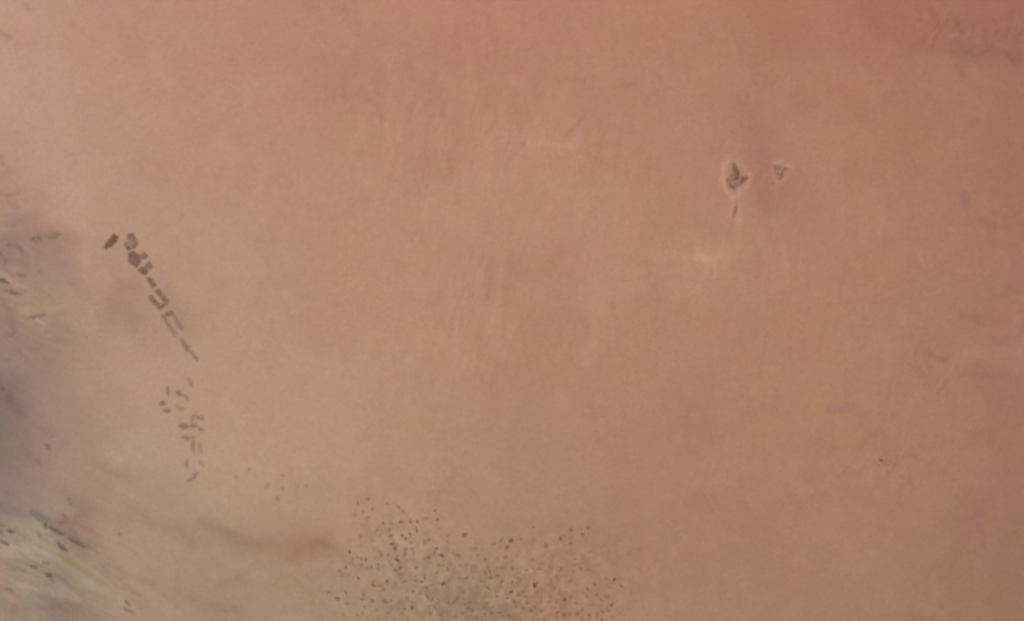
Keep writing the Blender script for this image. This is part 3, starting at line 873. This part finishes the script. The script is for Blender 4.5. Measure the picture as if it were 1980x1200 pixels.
dot_m = [patch_mat('round_crop_faint', (146, 116, 92), (154, 123, 99)), patch_mat('round_crop_pale', (134, 104, 83), (146, 115, 93)),
         patch_mat('round_crop_brown', (122, 93, 73), (136, 106, 85)), patch_mat('round_crop_dark', (102, 76, 58), (116, 88, 70)),
         patch_mat('round_crop_darkest', (84, 46, 34), (92, 54, 42))]
TN = ['very faint', 'faint', 'brown', 'dark', 'darkest']
ORD = ['leftmost', 'second', 'third', 'fourth', 'fifth', 'sixth', 'seventh', 'eighth', 'ninth', 'tenth', 'eleventh', 'twelfth', 'thirteenth',
       'fourteenth', 'fifteenth', 'sixteenth', 'seventeenth', 'eighteenth', 'nineteenth', 'twentieth']


def where(x, y):
    if y < 1000 and x < 870:
        return 'sparse upper left tail'
    if x > 1040 and y < 1060:
        return 'upper right prong'
    if x > 1120:
        return 'right fringe'
    if x < 700:
        return 'left fringe'
    row = 'upper' if y < 1065 else ('middle' if y < 1130 else 'lowest')
    colm = 'left' if x < 790 else ('centre left' if x < 880 else ('centre' if x < 960 else ('centre right' if x < 1040 else 'right')))
    return '%s rows, %s' % (row, colm)


recs = []
for (x, y, k) in sorted(dots):
    e = random.random()
    shape = 'round' if e < 0.55 else ('oval' if e < 0.8 else 'slanting')
    r = [3.4, 3.3, 3.4, 3.6, 3.5][k] * random.uniform(0.8, 1.25)
    asp = {'round': random.uniform(.88, 1), 'oval': random.uniform(.6, .75), 'slanting': random.uniform(.42, .55)}[shape]
    deg = random.uniform(-25, 25) if shape == 'oval' else random.choice([random.uniform(30, 60), random.uniform(-60, -30), 80])
    o = disc('crop_circle', x, y, r / math.sqrt(asp), r * math.sqrt(asp), deg, dot_m[k], n=12)
    recs.append((o, '%s %s plot' % (TN[k], shape), where(x, y)))
groups = {}
for o, a, b in recs:
    groups.setdefault((a, b), []).append(o)
for (a, b), lst in groups.items():
    for n_, o in enumerate(lst):
        if len(lst) == 1:
            lab = 'the only %s, %s of dotted farmland' % (a, b)
        elif n_ == 0:
            lab = 'leftmost %s, %s of dotted farmland' % (a, b)
        else:
            lab = '%s %s from left, %s of dotted farmland' % (ORD[min(n_, 19)], a, b)
        tag(o, lab, 'crop circle', 'small plots of the dotted farmland')

# a lone dark speck with its faint companions, lower right
tag(disc('crop_circle', 1704, 889, 3.0, 3.3, 0, dot_m[3], n=12), 'lone dark speck on bare sand at the lower right of the desert', 'crop circle')
tag(disc('crop_circle', 1699, 899, 3.2, 1.6, 20, dot_m[1], n=10), 'faint flat speck just below the lone dark speck', 'crop circle')
tag(disc('crop_circle', 1711, 894, 1.5, 3.0, 0, dot_m[1], n=10), 'faint upright speck just right of the lone dark speck', 'crop circle')

# ------------------------------------------------------------------ rock outcrops and ridges
rock_star = patch_mat('weathered_rock', (124, 90, 74), (146, 110, 90), 0.9)
rock_pale = patch_mat('sandy_rock', (142, 106, 88), (158, 120, 100), 0.9)
rock_grey = patch_mat('grey_rock', (108, 92, 80), (126, 108, 94), 0.9)
rock_brown = patch_mat('brown_rock', (130, 103, 92), (146, 118, 105), 0.9)
rock_faint = patch_mat('worn_rock', (128, 109, 96), (143, 122, 108), 0.9)


def z3(pts):
    return Z(3.0, 1340, 160, pts)


st = empty('rock_outcrop', *z3([(245, 550)])[0])
tag(st, 'star-shaped brown rock outcrop ringed with pale sand at the upper right', 'rock outcrop')
mound('rock_ridge', z3([(226, 466), (240, 470), (268, 520), (264, 560), (240, 570), (232, 515)]), rock_star, ridge=.35, height=.1, parent=st, seed=41, wobble=.8)
mound('rock_ridge', z3([(262, 568), (280, 545), (318, 543), (318, 556), (292, 580), (272, 592)]), rock_star, ridge=.3, height=.1, parent=st, seed=42, wobble=.8)
mound('rock_ridge', z3([(190, 560), (206, 556), (222, 590), (244, 606), (240, 618), (205, 602)]), rock_star, ridge=.3, height=.1, parent=st, seed=43, wobble=.8)
mound('rock_slope', z3([(226, 520), (240, 568), (262, 566), (268, 595), (240, 612), (214, 580), (205, 545)]), rock_pale, ridge=.15, height=.06, parent=st, seed=44, wobble=.8, lift=.03)
st2 = mound('rock_outcrop', z3([(470, 480), (500, 482), (552, 494), (528, 512), (520, 545), (502, 572), (488, 545), (470, 520)]), rock_pale, ridge=.3, height=.08, seed=45)
tag(st2, 'small triangular rock outcrop right of the star-shaped one', 'rock outcrop')
mound('rock_peak', z3([(470, 480), (500, 484), (515, 500), (494, 524), (472, 516)]), rock_star, ridge=.3, height=.14, seed=46, parent=st2)
tag(mound('rock_ridge', z3([(248, 712), (256, 708), (250, 750), (236, 778), (228, 774), (236, 740)]), rock_pale, height=.08, seed=47),
    'short thin rock streak on the pale wash below the star-shaped outcrop', 'rock ridge')

GR = 'small rock ridges on the left highland'


def z5(x, y):
    return x / 4.0, 900 + y / 4.0


def z6(x, y):
    return x / 3.0, 280 + y / 3.0


def z7(x, y):
    return x / 4.445, 680 + y / 4.445


RIDGES = [
    (z5, (540, 562), (645, 612), 15, 'g', 'longest dark rock ridge, slanting, at the lower left corner highland'),
    (z5, (455, 600), (508, 645), 16, 'g', 'thick dark rock ridge right below the longest one'),
    (z5, (395, 480), (480, 525), 16, 'g', 'dark grey rock ridge just above and left of the longest one'),
    (z5, (352, 440), (354, 470), 12, 'g', 'tiny upright dark rock left of the grey ridge above the longest one'),
    (z5, (285, 390), (330, 420), 15, 'f', 'worn grey ridge at the upper left end of the line of ridges'),
    (z5, (495, 378), (520, 428), 12, 'b', 'brown upright rock streak above the line of ridges'),
    (z5, (455, 438), (500, 425), 11, 'b', 'brown level rock streak joining the foot of the upright brown streak'),
    (z5, (540, 255), (545, 280), 16, 'f', 'worn brown rock, topmost of those above the line of ridges'),
    (z5, (75, 500), (98, 505), 14, 'g', 'small round dark rock on pale grey ground near the left edge'),
    (z5, (0, 490), (8, 515), 14, 'f', 'worn rock cut by the left edge beside the small round dark rock'),
    (z5, (12, 568), (65, 605), 12, 'g', 'slanting dark rock streak by the left edge below the small round rock'),
    (z5, (250, 775), (282, 785), 12, 'g', 'small flat dark rock on the pale grey band, lower left'),
    (z5, (345, 742), (370, 750), 11, 'f', 'worn rock right above the small flat dark rock'),
    (z5, (362, 835), (392, 852), 14, 'g', 'clearest dark rock near the bottom left, on grey ground'),
    (z5, (398, 855), (405, 892), 9, 'f', 'thin worn spur hanging below the clearest bottom left rock'),
    (z5, (298, 520), (304, 540), 11, 'f', 'faint rock left of the thick ridge below the longest one'),
    (z5, (60, 950), (100, 968), 13, 'f', 'faint brown rock near the bottom of the left edge'),
    (z5, (980, 1050), (1000, 1070), 13, 'f', 'faint brown rock on sand, upper of the two near the bottom edge'),
    (z5, (970, 1105), (1035, 1135), 12, 'f', 'faint slanting rock on sand, lower of the two near the bottom edge'),
    (z6, (190, 545), (222, 545), 16, 'b', 'clear brown rock on the lilac highland left of the slanting chain'),
    (z6, (275, 528), (330, 518), 18, 'f', 'broad faint rock right of the clear brown rock on the lilac highland'),
    (z6, (105, 585), (128, 612), 13, 'f', 'worn slanting rock below and left of the clear brown rock'),
    (z6, (40, 575), (68, 580), 13, 'f', 'faint rock halfway between the left edge and the clear brown rock'),
    (z6, (0, 782), (42, 800), 12, 'g', 'dark streak of rock touching the left edge among pale bands'),
    (z6, (108, 748), (140, 758), 10, 'b', 'small brown rock right of the dark streak at the left edge'),
    (z6, (40, 848), (108, 862), 13, 'b', 'level brown ridge below the dark streak at the left edge'),
    (z6, (165, 1003), (250, 990), 11, 'f', 'long low worn ridge above the small pale streak on the left highland'),
    (z6, (10, 640), (22, 680), 18, 'f', 'faint blurred rock at the left edge above the dark streak'),
    (z7, (392, 800), (415, 825), 20, 'b', 'brown rock spot in the middle of the lilac left highland'),
    (z7, (190, 790), (205, 812), 22, 'f', 'faint rock spot left of the brown one in the lilac highland'),
    (z7, (328, 930), (334, 950), 16, 'f', 'tiny faint rock below and left of the brown spot'),
]
rock_mauve = patch_mat('mauve_rock', (136, 109, 99), (148, 121, 110), 0.9)
RM = {'g': rock_grey, 'b': rock_brown, 'f': rock_faint}
for k, (f, a, b, w, t, lab) in enumerate(RIDGES):
    sc = {z5: 4.0, z6: 3.0, z7: 4.445}[f]
    tag(mound('rock_ridge', spindle(f(*a), f(*b), w / sc * 1.1), rock_mauve if t == 'f' and f is not z5 else RM[t], height=.006, ridge=.03 if t == 'g' else .008, fringe=2.6 if t == 'g' else 4.2, seed=60 + k, wobble=1.3, edge=1.5, step=.9), lab, 'rock ridge', GR)

# ------------------------------------------------------------------ render settings
scene.render.engine = 'CYCLES'
scene.render.resolution_x = 1024
scene.render.resolution_y = 620
